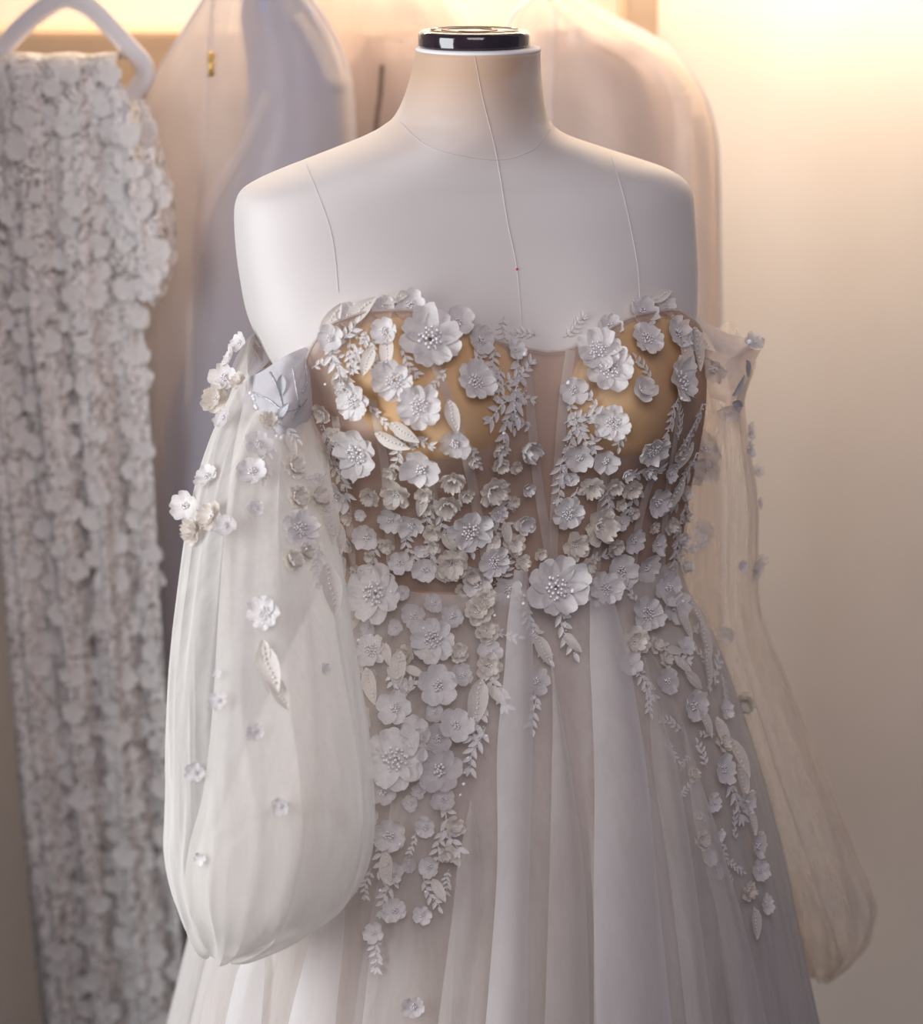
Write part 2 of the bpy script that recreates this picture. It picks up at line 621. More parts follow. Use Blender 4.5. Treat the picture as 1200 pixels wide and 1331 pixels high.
BOFF = .0085
HEM = 722
top_row = []
NB = 160
for j in range(NB):
    t = 2 * PI * j / NB
    if math.sin(t) < 0.15:
        lo, hi = 330.0, 560.0
        for _ in range(30):
            mid = (lo + hi) / 2
            x, y = proj(tor_pt(mid, t, BOFF))
            if y < neck_y(x):
                lo = mid
            else:
                hi = mid
        top_row.append(lo)
    else:
        top_row.append(None)
vals = [r for r in top_row if r]
top_row = [r if r else 440.0 for r in top_row]
for _ in range(2):
    top_row = [(top_row[j - 1] + 2 * top_row[j] + top_row[(j + 1) % NB]) / 4 for j in range(NB)]
KR = 50
V = []
for i in range(KR):
    for j in range(NB):
        r = top_row[j] + (HEM - top_row[j]) * i / (KR - 1)
        V.append(tor_pt(r, 2 * PI * j / NB, BOFF))
F = grid_faces(KR, NB, True)
bod = link('bodice', mesh_data('bodice', V, F, M['nude']), dress)
BVH_B = BVHTree.FromPolygons(V, F)
BOD_GEO = (V, F)
edge = [V[j] for j in range(NB)] + [V[0]]
v, f = tube(edge, .0013, 6, caps=False)
link('neckline_binding', mesh_data('neckline_binding', v, f, M['boning']), bod)


def polar_patch(center, outline, fn, rings=9, m=56, thick=None):
    """fn(px, py, r) -> point; a filled patch inside the outline"""
    pts = smooth_path([(x, y, 0) for x, y in outline + [outline[0]]], m + 1)[:-1]
    V = [fn(center[0], center[1], 0)]
    for k in range(1, rings + 1):
        r = k / rings
        for p in pts:
            V.append(fn(center[0] + (p.x - center[0]) * r, center[1] + (p.y - center[1]) * r, r))
    F = []
    for j in range(m):
        F.append((0, 1 + j, 1 + (j + 1) % m))
    for k in range(rings - 1):
        for j in range(m):
            a, b = 1 + k * m + j, 1 + k * m + (j + 1) % m
            F.append((a, a + m, b + m, b))
    return V, F


def cup_fn(px, py, r):
    l, n = hit(BVH_T, px, py)
    return l + n * (.0005 + .0055 * (1 - r ** 6))


CUP_L = [(448, 450), (480, 420), (540, 412), (610, 428), (665, 462), (690, 500), (684, 532), (652, 568), (605, 592), (560, 596), (505, 578), (466, 535), (446, 490)]
CUP_R = [(752, 470), (790, 436), (840, 414), (885, 416), (897, 455), (893, 510), (880, 555), (850, 582), (808, 592), (766, 576), (742, 540), (740, 500)]
for nm, ctr, ol in (('l', (570, 500), CUP_L), ('r', (820, 500), CUP_R)):
    v, f = polar_patch(ctr, ol, cup_fn)
    link('bust_cup', mesh_data('bust_cup', v, f, M['foam']), dress)

for pts in ([(683, 466), (690, 540), (698, 620), (709, 690), (717, 742)], [(742, 456), (733, 520), (726, 600), (720, 680), (718, 742)],
            [(545, 425), (572, 490), (597, 560), (612, 620), (625, 690), (636, 748)], [(484, 520), (500, 600), (506, 680), (510, 752)],
            [(545, 600), (562, 640), (568, 690), (574, 750)], [(436, 540), (448, 620), (456, 690), (460, 752)],
            [(790, 590), (784, 640), (778, 690), (774, 742)], [(868, 590), (846, 625), (830, 680), (822, 742)],
            [(884, 500), (876, 580), (866, 650), (860, 742)]):
    v, f = ribbon(BVH_B, pts, 13, .0008, 24)
    link('boning_channel', mesh_data('boning_channel', v, f, M['boning']), dress)

# ---- skirt
SK = [(714, 433, 873), (775, 421, 888), (800, 410, 905), (860, 386, 928), (930, 362, 949), (1010, 336, 971), (1100, 309, 992), (1200, 283, 1012),
      (1331, 250, 1040), (1500, 205, 1085), (1700, 150, 1140), (1830, 118, 1172)]


def sk_base(row):
    L, R = lerp_tab(SK, row)
    xl, xr_ = P(L, row, 0).x, P(R, row, 0).x
    hw = (xr_ - xl) / 2
    k = min(1, max(0, (row - 714) / 260))
    return (xl + xr_) / 2, hw, hw * (.80 + .12 * k), hw * (.74 + .18 * k), zrow(row)


def sk_pt(row, s, off, a, b, nf, ph):
    cx, hw, bf, bk, z = sk_base(row)
    k = min(1.0, max(0, (row - 714) / 420)) ** .8
    warp = nf * s + 1.5 * math.sin(3 * s + ph) + 1.0 * math.sin(7 * s + 2 * ph) + .5 * math.sin(2 * s + row * .0012)
    am = .65 + .5 * math.sin(5 * s + ph * 1.7)
    th = s + b * k * am * math.sin(warp) / nf
    rad = off * (0.3 + .7 * k) + a * (.12 + .88 * k) * am * (math.cos(warp) * .75 + .25 * math.cos(2.3 * warp + ph))
    c, sn = math.cos(th), math.sin(th)
    e = 2 / (2.25)
    u = hw * math.copysign(abs(c) ** e, c) + rad * c
    w = (bf if sn < 0 else bk) * math.copysign(abs(sn) ** e, sn) + rad * sn
    q = k * 0.6
    return Vector((cx + u * CPS - w * SPS, u * SPS * (1 - .0) + w * CPS, z))


def skirt_layer(name, off, a, b, nf, ph, mat, ns, r0=716):
    rws = list(np.linspace(r0, 900, 18)) + list(np.linspace(912, 1400, 34)) + list(np.linspace(1430, 1830, 10))
    V = [sk_pt(r, 2 * PI * j / ns, off, a, b, nf, ph) for r in rws for j in range(ns)]
    F = grid_faces(len(rws), ns, True)
    return link(name, mesh_data(name, V, F, mat), dress), V, F


skirt_layer('skirt_lining', -.016, .005, .3, 15, .7, M['lining'], 300)
skirt_layer('tulle_underskirt', -.002, .010, 1.5, 21, 2.1, M['tulle'], 560)
skirt_layer('tulle_overskirt', .014, .013, 1.9, 17, 4.4, M['tulle_out'], 560)
_rws = list(np.linspace(712, 1830, 60))
_V = [sk_pt(r, 2 * PI * j / 120, .024, 0, 0, 17, 0) for r in _rws for j in range(120)]
BVH_S = BVHTree.FromPolygons(*merge([(_V, grid_faces(60, 120, True)), BOD_GEO, TOR_GEO]))
BVH_B = BVH_S

# ---- pleats: doubled folds of the net lying down the skirt
def pleat(left, right, off, mat, nrow=44, ncol=9):
    a = smooth_path([(x, y, 0) for x, y in left], nrow)
    b = smooth_path([(x, y, 0) for x, y in right], nrow)
    V = []
    for i, (p, q) in enumerate(zip(a, b)):
        g = min(1, (.55 if left[0][1] < 800 else .06) + i / 12)
        mid = (p + q) / 2
        p, q = mid + (p - mid) * g, mid + (q - mid) * g
        for j in range(ncol):
            t = j / (ncol - 1)
            l, n = hit(BVH_S, p.x + (q.x - p.x) * t, p.y + (q.y - p.y) * t)
            V.append(l + n * (off * g + .006 * g * math.sin(PI * t)))
    link('pleat', mesh_data('pleat', V, grid_faces(nrow, ncol, False), mat), dress)


for lf, rt, of, mt in (([(660, 738), (655, 860), (645, 980), (645, 1130), (630, 1331), (620, 1440)], [(690, 738), (690, 980), (686, 1130), (683, 1331), (684, 1440)], .009, 'tulle_pleat'),
                       ([(756, 740), (768, 980), (768, 1140), (768, 1331), (768, 1440)], [(792, 740), (832, 980), (848, 1140), (868, 1331), (880, 1440)], .008, 'tulle_pleat'),
                       ([(712, 840), (715, 980), (712, 1140), (706, 1331), (702, 1440)], [(718, 840), (737, 980), (757, 1140), (764, 1331), (770, 1440)], .006, 'tulle'),
                       ([(832, 850), (842, 980), (866, 1140), (888, 1331), (900, 1440)], [(842, 850), (872, 980), (898, 1140), (922, 1331), (938, 1440)], .006, 'tulle'),
                       ([(880, 940), (896, 1060), (930, 1200), (950, 1331), (965, 1440)], [(896, 940), (922, 1060), (962, 1200), (992, 1331), (1012, 1440)], .005, 'tulle'),
                       ([(600, 1040), (592, 1160), (570, 1331), (560, 1440)], [(626, 1040), (624, 1160), (606, 1331), (600, 1440)], .006, 'tulle'),
                       ([(430, 1060), (412, 1200), (380, 1331), (360, 1440)], [(452, 1060), (452, 1200), (440, 1331), (435, 1440)], .006, 'tulle_pleat'),
                       ([(330, 1200), (300, 1331), (280, 1440)], [(356, 1200), (346, 1331), (340, 1440)], .006, 'tulle_pleat')):
    pleat(lf, rt, of, M[mt])

# ---- sleeves
def sleeve_mesh(tab, nseg, nrow, folds, seed, gather=0.0):
    """tab rows: (order, row, left px, right px, y, half depth, tilt)"""
    rnd = random.Random(seed)
    phs = [rnd.uniform(0, 6.28) for _ in folds]
    V = []
    n = len(tab)
    for i in range(nrow):
        o = i / (nrow - 1) * (n - 1)
        row, L, R, y, hd, tilt = lerp_tab([(k,) + t for k, t in enumerate(tab)], o)
        a, b = P(L, row, y), P(R, row, y)
        c = (a + b) / 2
        hw = (b.x - a.x) / 2
        for j in range(nseg):
            ph = 2 * PI * j / nseg
            m = 1.0
            dph = 0
            env = min(1, o / 1.5) * (1 + 1.2 * max(0, min(1, (o - 8.5) / 2.5)))
            for (k, amp), p in zip(folds, phs):
                m += env * amp * math.sin(k * ph + p + .8 * math.sin(o * (.5 + .06 * k) + p * 2))
                dph += env * amp * 1.4 * math.cos(k * ph + p + .8 * math.sin(o * (.5 + .06 * k) + p * 2))
            q = ph + dph
            V.append(c + Vector((hw * m * math.cos(q), hd * m * math.sin(q), tilt * math.sin(q) + .004 * math.sin(7 * ph + o))))
    return V, grid_faces(nrow, nseg, True)


SL = [(462, 322, 404, -.062, .055, .030), (500, 302, 412, -.080, .060, .018), (560, 276, 420, -.100, .065, .006), (650, 250, 430, -.140, .068, 0),
      (760, 231, 445, -.185, .075, 0), (860, 218, 460, -.215, .08, 0), (950, 216, 474, -.24, .082, 0), (1040, 217, 482, -.258, .08, 0),
      (1100, 215, 480, -.262, .078, 0), (1150, 222, 462, -.265, .072, 0), (1195, 236, 420, -.265, .056, 0), (1225, 254, 362, -.265, .036, 0),
      (1238, 268, 320, -.265, .016, 0), (1228, 272, 330, -.265, .014, 0), (1190, 262, 392, -.265, .034, 0), (1130, 252, 440, -.262, .050, 0), (1085, 270, 446, -.258, .048, 0), (1062, 320, 420, -.255, .025, 0)]
FO = [(3, .03), (7, .016), (11, .014), (17, .012), (29, .006)]
v, f = sleeve_mesh(SL, 200, 90, FO, 3)
link('sleeve', mesh_data('sleeve', v, f, M['sleeve']), dress)
BVH_SL = BVHTree.FromPolygons(v, f)
SI = [(505, 322, 404, -.082, .042, .010), (580, 306, 416, -.106, .05, 0), (680, 297, 428, -.150, .052, 0), (800, 288, 440, -.195, .056, 0),
      (920, 281, 458, -.23, .058, 0), (1030, 270, 468, -.255, .058, 0), (1100, 252, 466, -.262, .056, 0), (1150, 246, 446, -.265, .05, 0), (1190, 256, 404, -.265, .04, 0)]
v, f = sleeve_mesh(SI, 140, 60, [(4, .03), (9, .02), (15, .012)], 21)
link('sleeve_lining', mesh_data('sleeve_lining', v, f, M['sleeve']), dress)
SR = [(462, 893, 982, .060, .052, .020), (505, 892, 968, .062, .055, .012), (560, 890, 970, .066, .056, 0), (650, 884, 984, .07, .058, 0), (740, 880, 984, .075, .06, 0),
      (800, 888, 990, .08, .065, 0), (860, 906, 1012, .085, .07, 0), (940, 930, 1042, .09, .075, 0), (1040, 958, 1084, .095, .08, 0), (1110, 980, 1110, .10, .08, 0),
      (1175, 1000, 1136, .10, .072, 0), (1215, 1018, 1130, .10, .056, 0), (1250, 1036, 1104, .10, .032, 0), (1268, 1058, 1080, .10, .012, 0),
      (1255, 1052, 1084, .10, .014, 0), (1220, 1040, 1108, .10, .034, 0), (1165, 1024, 1112, .10, .045, 0), (1130, 1040, 1095, .10, .03, 0)]
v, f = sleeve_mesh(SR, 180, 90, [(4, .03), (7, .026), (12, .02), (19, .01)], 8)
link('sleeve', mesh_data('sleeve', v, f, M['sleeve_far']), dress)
BVH_SR = BVHTree.FromPolygons(v, f)

# lace bands that sit off the shoulder


def capL(px, py, r):
    return P(px, py, -.140 + .000018 * (px - 372) ** 2 - .012 * (1 - r * r) + .003 * math.sin(px * .13 + py * .07))


v, f = polar_patch((362, 512), [(410, 446), (372, 462), (338, 484), (306, 498), (312, 526), (336, 556), (366, 592), (394, 556), (418, 516), (416, 476)], capL)
capl = link('shoulder_band', mesh_data('shoulder_band', v, f, M['cap_lace']), dress)
BVH_CL = BVHTree.FromPolygons(v, f)


def capL2(px, py, r):
    p = P(px, py, -.045 + .02 * (1 - r * r))
    return p


v, f = polar_patch((325, 455), [(346, 424), (356, 440), (352, 466), (330, 488), (304, 506), (298, 490), (308, 462), (324, 438)], capL2, 6, 40)
link('shoulder_band', mesh_data('shoulder_band', v, f, M['cap_lace']), dress)


def capR(px, py, r):
    return P(px, py, .02 - .03 * (1 - r * r) + .0006 * (px - 940) * .6)


v, f = polar_patch((942, 470), [(893, 402), (925, 424), (962, 438), (994, 440), (982, 470), (969, 512), (956, 556), (930, 530), (908, 480), (896, 440)], capR, 8, 48)
capr = link('shoulder_band', mesh_data('shoulder_band', v, f, M['cap_lace_far']), dress)
BVH_CR = BVHTree.FromPolygons(v, f)


# ---- applique pieces: prototypes with unit radius, their data shared by all copies
def flower_geo(n, layers, cup, notch, wid, seed, ruffle=.05, inner=.06):
    rnd = random.Random(seed)
    V, F = [], []
    NS, NTT = 6, 7
    for ly in range(layers):
        sc = 1.0 - .34 * ly
        for k in range(n):
            a0 = 2 * PI * (k + .5 * ly) / n + rnd.uniform(-.12, .12)
            ln = sc * rnd.uniform(.86, 1.06)
            cu = cup * rnd.uniform(.5, 1.5) + .28 * ly
            tw = rnd.uniform(-.25, .25)
            p1 = rnd.uniform(0, 6)
            o = len(V)
            for i in range(NS):
                s = i / (NS - 1)
                hw = wid * ln * math.sqrt(max(0, 1 - ((s - .62) / .64) ** 2))
                for j in range(NTT):
                    t = j / (NTT - 1) * 2 - 1
                    rad = inner + (ln - inner) * s * (1 - .20 * t * t - notch * (1 - abs(t)) * s ** 3)
                    lat = hw * t * (1 - .10 * s * t * t)
                    z = cu * s * s + ruffle * math.sin(4 * t + p1) * s + .10 * ly + .10 * (t * t) * s + tw * t * .3 * s + .012 * (k % 2)
                    V.append(Vector((rad * math.cos(a0) - lat * math.sin(a0), rad * math.sin(a0) + lat * math.cos(a0), z)))
            F += [tuple(q + o for q in fc) for fc in grid_faces(NS, NTT, False)]
    return V, F


def beads_geo(n, rad, br, seed, z=.1):
    rnd = random.Random(seed)
    parts = []
    for k in range(n):
        r = rad * math.sqrt((k + .5) / n)
        a = k * 2.4 + rnd.uniform(-.3, .3)
        parts.append(bead_geo((r * math.cos(a), r * math.sin(a), z + rnd.uniform(0, .08) + .06 * (1 - r / rad)), br * rnd.uniform(.8, 1.2)))
    return merge(parts)


def leaf_geo(L, wd, bend, cx=0, cy=0, ang=0, seed=0):
    V = []
    NS, NTT = 7, 5
    for i in range(NS):
        s = i / (NS - 1)
        hw = wd * math.sin(PI * min(1, s ** .8 * .96 + .02)) ** .8
        for j in range(NTT):
            t = j / (NTT - 1) * 2 - 1
            x, y = L * s, hw * t
            z = bend * math.sin(PI * s) * .5 + .25 * wd * t * t + .02
            V.append(Vector((cx + x * math.cos(ang) - y * math.sin(ang), cy + x * math.sin(ang) + y * math.cos(ang), z)))
    return V, grid_faces(NS, NTT, False)


PROTO = {}


def proto(key, geo, mat):
    PROTO[key] = mesh_data(key, *geo, mat)


for i in range(4):
    proto('A%d' % i, flower_geo(8, 1, .16, .14, .36, 10 + i, .05), M['petal'])
    proto('B%d' % i, flower_geo([5, 6, 6, 5][i], 1, .26, .12, .48, 30 + i, .05), M['petal'])
    proto('C%d' % i, flower_geo([6, 5, 7, 6][i], 2, .22, .10, .44, 50 + i, .09), M['petal_ivory'])
    proto('S%d' % i, flower_geo([6, 5, 6, 7][i], 1, .22, .12, .46, 70 + i, .06), M['petal_sheer'])
    proto('U%d' % i, flower_geo(5, 2, .75, .05, .5, 90 + i, .05), M['petal'])
    proto('bA%d' % i, beads_geo(26, .34, .050, i, .07), M['bead'])
    proto('bB%d' % i, beads_geo(12, .24, .062, 9 + i, .08), M['bead'])
    proto('L%d' % i, leaf_geo(2.0, .42, .25, -1.0), M['petal_ivory'])
    proto('bL%d' % i, merge([bead_geo((-.8 + .2 * k, .04 * math.sin(k + i), .16), .05) for k in range(8)]), M['bead'])
    # sprig: a stem with paired leaves along +x from -1 to 1
    rnd = random.Random(200 + i)
    parts = [tube([(-1 + .25 * k, .10 * math.sin(k * .8 + i), .02) for k in range(9)], .03, 5)]
    for k in range(4 + i % 2):
        x0 = -.75 + .42 * k
        for sd in (-1, 1):
            parts.append(leaf_geo(.52 * rnd.uniform(.8, 1.2), .11, .05, x0 + rnd.uniform(-.1, .1), .1 * math.sin((x0 + 1) * 3.2 + i), sd * rnd.uniform(.6, 1.0)))
    parts.append(leaf_geo(.45, .11, .05, .9, 0, .1))
    proto('G%d' % i, merge(parts), M['petal'])
    proto('bG%d' % i, merge([bead_geo((-1 + .16 * k, .10 * math.sin((k * .16 / .25) * .8 + i), .07), .035) for k in range(13)]), M['bead'])
COUNT = {}
RND = random.Random(5)


def place(kind, bvh, px, py, size, parent, spin=None, off=.003, tilt=.22, nm=None, aspect=1.0, turn=None):
    """a piece of trim laid on the cloth where the pixel's ray meets it; size = length in px"""
    i = COUNT.get(kind, 0)
    COUNT[kind] = i + 1
    key = '%s%d' % (kind, i % 4)
    l, n = hit(bvh, px, py)
    n = (n + Vector((RND.uniform(-tilt, tilt), RND.uniform(-tilt, 0), RND.uniform(-tilt, tilt))) + (turn or Vector((0, 0, 0)))).normalized()
    r = size / 2 * 1.16 * pxm(l)
    # picture direction (right, down) laid into the cloth
    X = Vector((1, 0, 0))
    D = Vector((0, -math.sin(PITCH), -math.cos(PITCH)))
    if spin is None:
        an = RND.uniform(0, 6.28)
    else:
        an = math.radians(spin)
    dirv = X * math.cos(an) + D * math.sin(an)
    ex = (dirv - n * dirv.dot(n))
    if ex.length < 1e-3:
        ex = n.orthogonal()
    ex.normalize()
    ey = n.cross(ex)
    mw = Matrix(((ex.x * r, ey.x * r * aspect, n.x * r, l.x + n.x * off), (ex.y * r, ey.y * r * aspect, n.y * r, l.y + n.y * off),
                 (ex.z * r, ey.z * r * aspect, n.z * r, l.z + n.z * off), (0, 0, 0, 1)))
    name = nm or {'A': 'flower', 'B': 'flower', 'C': 'flower', 'S': 'flower', 'U': 'flower_bud', 'L': 'leaf', 'G': 'leaf_sprig'}[kind]
    o = link(name, PROTO[key], parent, mw)
    bk = {'A': 'bA', 'B': 'bB', 'C': 'bB', 'S': 'bB', 'U': 'bB', 'L': None if size < 30 else 'bL', 'G': 'bG'}[kind]
    if bk and size > 19:
        link('bead_cluster', PROTO[bk + str((i + i // 4) % 4)], o)
    return o


BOD = [('A', 557, 446, 84), ('A', 515, 492, 58), ('A', 546, 529, 60), ('A', 612, 499, 56), ('S', 592, 573, 42), ('B', 549, 606, 54), ('C', 588, 618, 36),
       ('A', 465, 520, 50), ('A', 471, 584, 72), ('B', 500, 433, 38), ('B', 496, 402, 32), ('B', 533, 397, 40), ('B', 595, 420, 40), ('B', 621, 444, 42),
       ('B', 669, 457, 28), ('U', 680, 580, 32), ('C', 647, 580, 25), ('C', 647, 600, 25), ('C', 637, 633, 42), ('A', 610, 683, 62), ('C', 581, 650, 38),
       ('C', 518, 639, 40), ('C', 485, 642, 28), ('B', 509, 672, 34), ('B', 535, 679, 36), ('B', 478, 694, 38), ('B', 441, 642, 46), ('C', 427, 590, 40),
       ('B', 445, 730, 38), ('C', 469, 741, 24), ('C', 456, 705, 22), ('B', 520, 730, 32), ('B', 553, 738, 34), ('C', 588, 730, 44), ('A', 639, 727, 44),
       ('C', 669, 706, 29), ('U', 680, 679, 27), ('C', 700, 718, 18), ('A', 494, 772, 82), ('B', 621, 756, 44), ('B', 661, 764, 38), ('A', 720, 765, 84),
       ('A', 777, 459, 60), ('A', 792, 484, 66), ('B', 744, 507, 38), ('A', 836, 446, 48), ('B', 831, 408, 46), ('B', 875, 433, 46), ('A', 876, 497, 66),
       ('U', 834, 507, 32), ('A', 799, 547, 48), ('A', 845, 576, 50), ('B', 752, 591, 38), ('B', 787, 595, 36), ('C', 768, 628, 34), ('C', 797, 627, 26),
       ('C', 818, 633, 28), ('A', 735, 664, 44), ('C', 776, 683, 50), ('B', 805, 677, 24), ('B', 849, 650, 44), ('B', 820, 699, 34), ('C', 746, 708, 38),
       ('C', 798, 708, 24), ('B', 851, 707, 30), ('B', 867, 613, 28), ('B', 805, 741, 46), ('B', 838, 734, 38), ('A', 783, 767, 46), ('B', 864, 765, 46),
       ('B', 790, 426, 36), ('B', 452, 410, 36), ('B', 430, 440, 34), ('C', 445, 495, 26), ('C', 424, 535, 28), ('C', 440, 560, 26), ('B', 860, 400, 30),
       ('C', 565, 690, 26), ('C', 604, 640, 22), ('C', 553, 640, 24), ('C', 505, 705, 22), ('C', 612, 745, 26), ('C', 760, 735, 26), ('C', 866, 680, 24), ('B', 893, 440, 34), ('C', 427, 680, 26)]
for k, x, y, s in BOD:
    bvh = BVH_B if y < 742 else BVH_S
    place(k, bvh, x, y, s, dress, off=.004 + (.003 if k == 'A' else 0))

for x, y, s, a in ((668, 505, 74, 100), (656, 525, 60, 150), (654, 560, 60, 110), (437, 470, 52, 80), (448, 440, 48, -50), (455, 495, 46, 60), (438, 580, 60, 75), (445, 615, 50, 80),
                   (734, 588, 58, 95), (731, 620, 50, 100), (656, 640, 46, 60), (645, 670, 42, 120), (560, 660, 44, 100), (575, 675, 48, 70), (600, 725, 44, 140), (560, 715, 46, 100),
                   (762, 540, 50, -20), (756, 560, 46, 60), (820, 655, 50, 100), (833, 610, 46, 20), (893, 560, 70, 100), (886, 620, 64, 100), (880, 680, 60, 97), (873, 725, 54, 95),
                   (790, 650, 36, 70), (530, 700, 42, 80), (490, 720, 44, 110), (655, 740, 40, -60), (470, 450, 40, 110), (530, 470, 36, 60), (627, 470, 50, 40), (870, 540, 44, 110),
                   (810, 560, 40, 100), (760, 760, 44, 60), (745, 650, 34, 90), (436, 700, 50, 85), (615, 590, 36, 60)):
    place('G', BVH_B if y < 742 else BVH_S, x, y, s, dress, spin=a, off=.003, tilt=.12)
for x, y, s, a in ((588, 540, 40, 75), (515, 568, 46, 10), (530, 560, 40, 30), (505, 460, 40, 90), (480, 470, 36, 110), (470, 405, 46, -40), (432, 415, 44, -60), (510, 388, 34, -10), (855, 388, 32, -30),
                   (884, 470, 54, 75), (898, 455, 50, 80), (640, 710, 34, 110), (655, 690, 30, 70), (868, 640, 50, 110), (583, 700, 30, 60), (605, 700, 30, 120), (880, 590, 44, 105), (548, 650, 34, 100), (572, 740, 30, 60)):
    place('L', BVH_B, x, y, s, dress, spin=a, off=.005)

placed = [(x, y, s) for k, x, y, s in BOD]
tries = 0
nfl = 0
while tries < 4000 and nfl < 58:
    tries += 1
    x, y = RND.uniform(425, 890), RND.uniform(585, 752)
    if 686 < x < 738 and y < 735:
        continue
    s = RND.choice((18, 22, 26))
    if any((x - a) ** 2 + (y - b) ** 2 < ((s + c) * .47) ** 2 for a, b, c in placed):
        continue
    placed.append((x, y, s))
    place(RND.choice('BCCU'), BVH_S, x, y, s, dress, off=.003)
    nfl += 1
nsp = 0
while tries < 9000 and nsp < 40:
    tries += 1
    x, y = RND.uniform(425, 895), RND.uniform(420, 750)
    if 680 < x < 744 and y < 735 or 540 < x < 660 and 500 < y < 590 or 780 < x < 870 and 500 < y < 590:
        continue
    if any((x - a) ** 2 + (y - b) ** 2 < (c * .5 + 8) ** 2 for a, b, c in placed):
        continue
    placed.append((x, y, 18))
    place('G', BVH_S, x, y, RND.uniform(30, 44), dress, off=.0015, tilt=.1)
    nsp += 1
SKF = [('A', 485, 847, 46), ('A', 564, 831, 62), ('B', 570, 892, 52), ('B', 515, 921, 46), ('S', 472, 935, 38), ('B', 485, 983, 30), ('A', 517, 988, 86), ('B', 544, 953, 44),
       ('S', 570, 961, 38), ('S', 567, 927, 26), ('B', 592, 943, 44), ('S', 573, 1001, 62), ('C', 629, 780, 32), ('C', 621, 796, 36), ('C', 632, 820, 34), ('B', 637, 849, 34), ('C', 637, 867, 34),
       ('S', 696, 887, 38), ('C', 677, 783, 22), ('S', 440, 1022, 28), ('B', 507, 1086, 46), ('B', 515, 1184, 34), ('B', 488, 1213, 28), ('B', 549, 1187, 26), ('B', 560, 1126, 30), ('B', 555, 1075, 30), ('S', 537, 1307, 30),
       ('A', 839, 797, 48), ('B', 873, 790, 46), ('C', 823, 835, 38), ('B', 817, 864, 32), ('S', 864, 885, 36), ('B', 897, 917, 46), ('B', 940, 923, 28), ('B', 937, 1000, 40), ('B', 966, 1042, 34), ('B', 980, 1099, 38),
       ('B', 983, 1131, 32), ('C', 969, 1158, 26), ('B', 992, 1175, 26), ('C', 849, 840, 22), ('S', 500, 1030, 36), ('S', 480, 1060, 28), ('B', 514, 1135, 30), ('C', 598, 850, 26), ('S', 600, 880, 30), ('S', 540, 800, 34),
       ('C', 530, 850, 26), ('S', 460, 890, 30), ('S', 464, 1104, 18), ('S', 590, 800, 30), ('S', 577, 1040, 32)]
for k, x, y, s in SKF:
    place(k, BVH_S, x, y, s, dress, off=.003)
placed = [(x, y, s) for k, x, y, s in SKF]
tries = nfl = 0
while tries < 6000 and nfl < 46:
    tries += 1
    y = RND.uniform(765, 1150)
    q = (y - 765) / 385
    x = RND.uniform(448 + 20 * q, 625 - 40 * q) if tries % 3 else RND.uniform(800 + 120 * q, 905 + 70 * q)
    s = RND.choice((20, 24, 28))
    if any((x - a) ** 2 + (y - b) ** 2 < ((s + c) * .46) ** 2 for a, b, c in placed):
        continue
    placed.append((x, y, s))
    place(RND.choice('BCSG') if s < 28 else 'G', BVH_S, x, y, s * 1.1, dress, off=.002)
    nfl += 1
for x, y, s, a in ((735, 821, 56, 70), (645, 893, 50, 70), (621, 940, 56, 100), (619, 972, 50, 110), (703, 838, 44, 65), (688, 808, 40, 75), (693, 925, 44, 95), (584, 1075, 56, 70), (572, 1100, 44, 100), (836, 885, 40, 65), (929, 872, 44, -50),
                   (873, 850, 40, 20), (500, 1105, 50, 100), (490, 1235, 40, 95), (528, 900, 44, -60), (515, 875, 44, 90), (470, 960, 40, 100), (950, 1030, 60, 75), (840, 910, 34, 85), (505, 1160, 46, 110), (560, 1160, 40, 60), (470, 1090, 36, 130), (655, 825, 36, 10), (940, 900, 40, 60)):
    place('G', BVH_S, x, y, s, dress, spin=a, off=.002, tilt=.1)
for x, y, s, a in ((456, 817, 48, 130), (519, 870, 46, 95), (485, 892, 44, 70), (619, 913, 56, 100), (704, 846, 40, 60), (884, 867, 30, 30), (897, 885, 34, 25), (873, 848, 26, -10), (913, 941, 36, 60), (935, 955, 40, 75), (956, 987, 50, 70),
                   (911, 835, 46, 70), (913, 869, 44, 85), (977, 1199, 40, 70), (507, 1130, 44, 85), (571, 1157, 30, 60), (590, 1110, 30, 60), (645, 905, 30, 50), (900, 800, 40, 55), (885, 815, 40, 60), (960, 1015, 44, 70), (973, 1070, 34, 80),
                   (505, 850, 26, 80), (540, 875, 26, 30), (553, 850, 24, 20), (468, 862, 30, 60), (742, 838, 28, 40)):
    place('L', BVH_S, x, y, s, dress, spin=a, off=.003)

for k, x, y, s in (('B', 296, 496, 38), ('C', 288, 521, 38), ('S', 302, 546, 28), ('S', 334, 584, 38), ('B', 328, 616, 42), ('S', 330, 662, 22), ('B', 273, 622, 34), ('B', 244, 658, 38), ('C', 281, 672, 38), ('C', 260, 693, 42),
                   ('S', 294, 687, 32), ('C', 378, 611, 34), ('C', 382, 647, 34), ('C', 408, 652, 36), ('A', 387, 690, 54), ('C', 376, 731, 32), ('A', 348, 798, 48), ('S', 330, 950, 24), ('S', 255, 1003, 28), ('S', 287, 912, 26), ('S', 366, 1045, 24),
                   ('B', 263, 1115, 18), ('S', 285, 875, 14), ('S', 420, 870, 16), ('C', 392, 720, 26), ('C', 318, 505, 26), ('C', 345, 556, 26), ('B', 312, 470, 30), ('B', 336, 438, 30), ('B', 322, 452, 28)):
    place(k, BVH_SL, x, y, s, dress, off=.004 if y > 600 else .010)
for x, y, s, a in ((376, 582, 30, 80), (352, 872, 60, 70), (362, 900, 44, 65), (423, 680, 56, 95), (426, 768, 60, 85), (435, 700, 40, 100), (418, 640, 40, 80), (345, 850, 30, 80)):
    place('L', BVH_SL, x, y, s, dress, spin=a, off=.004)
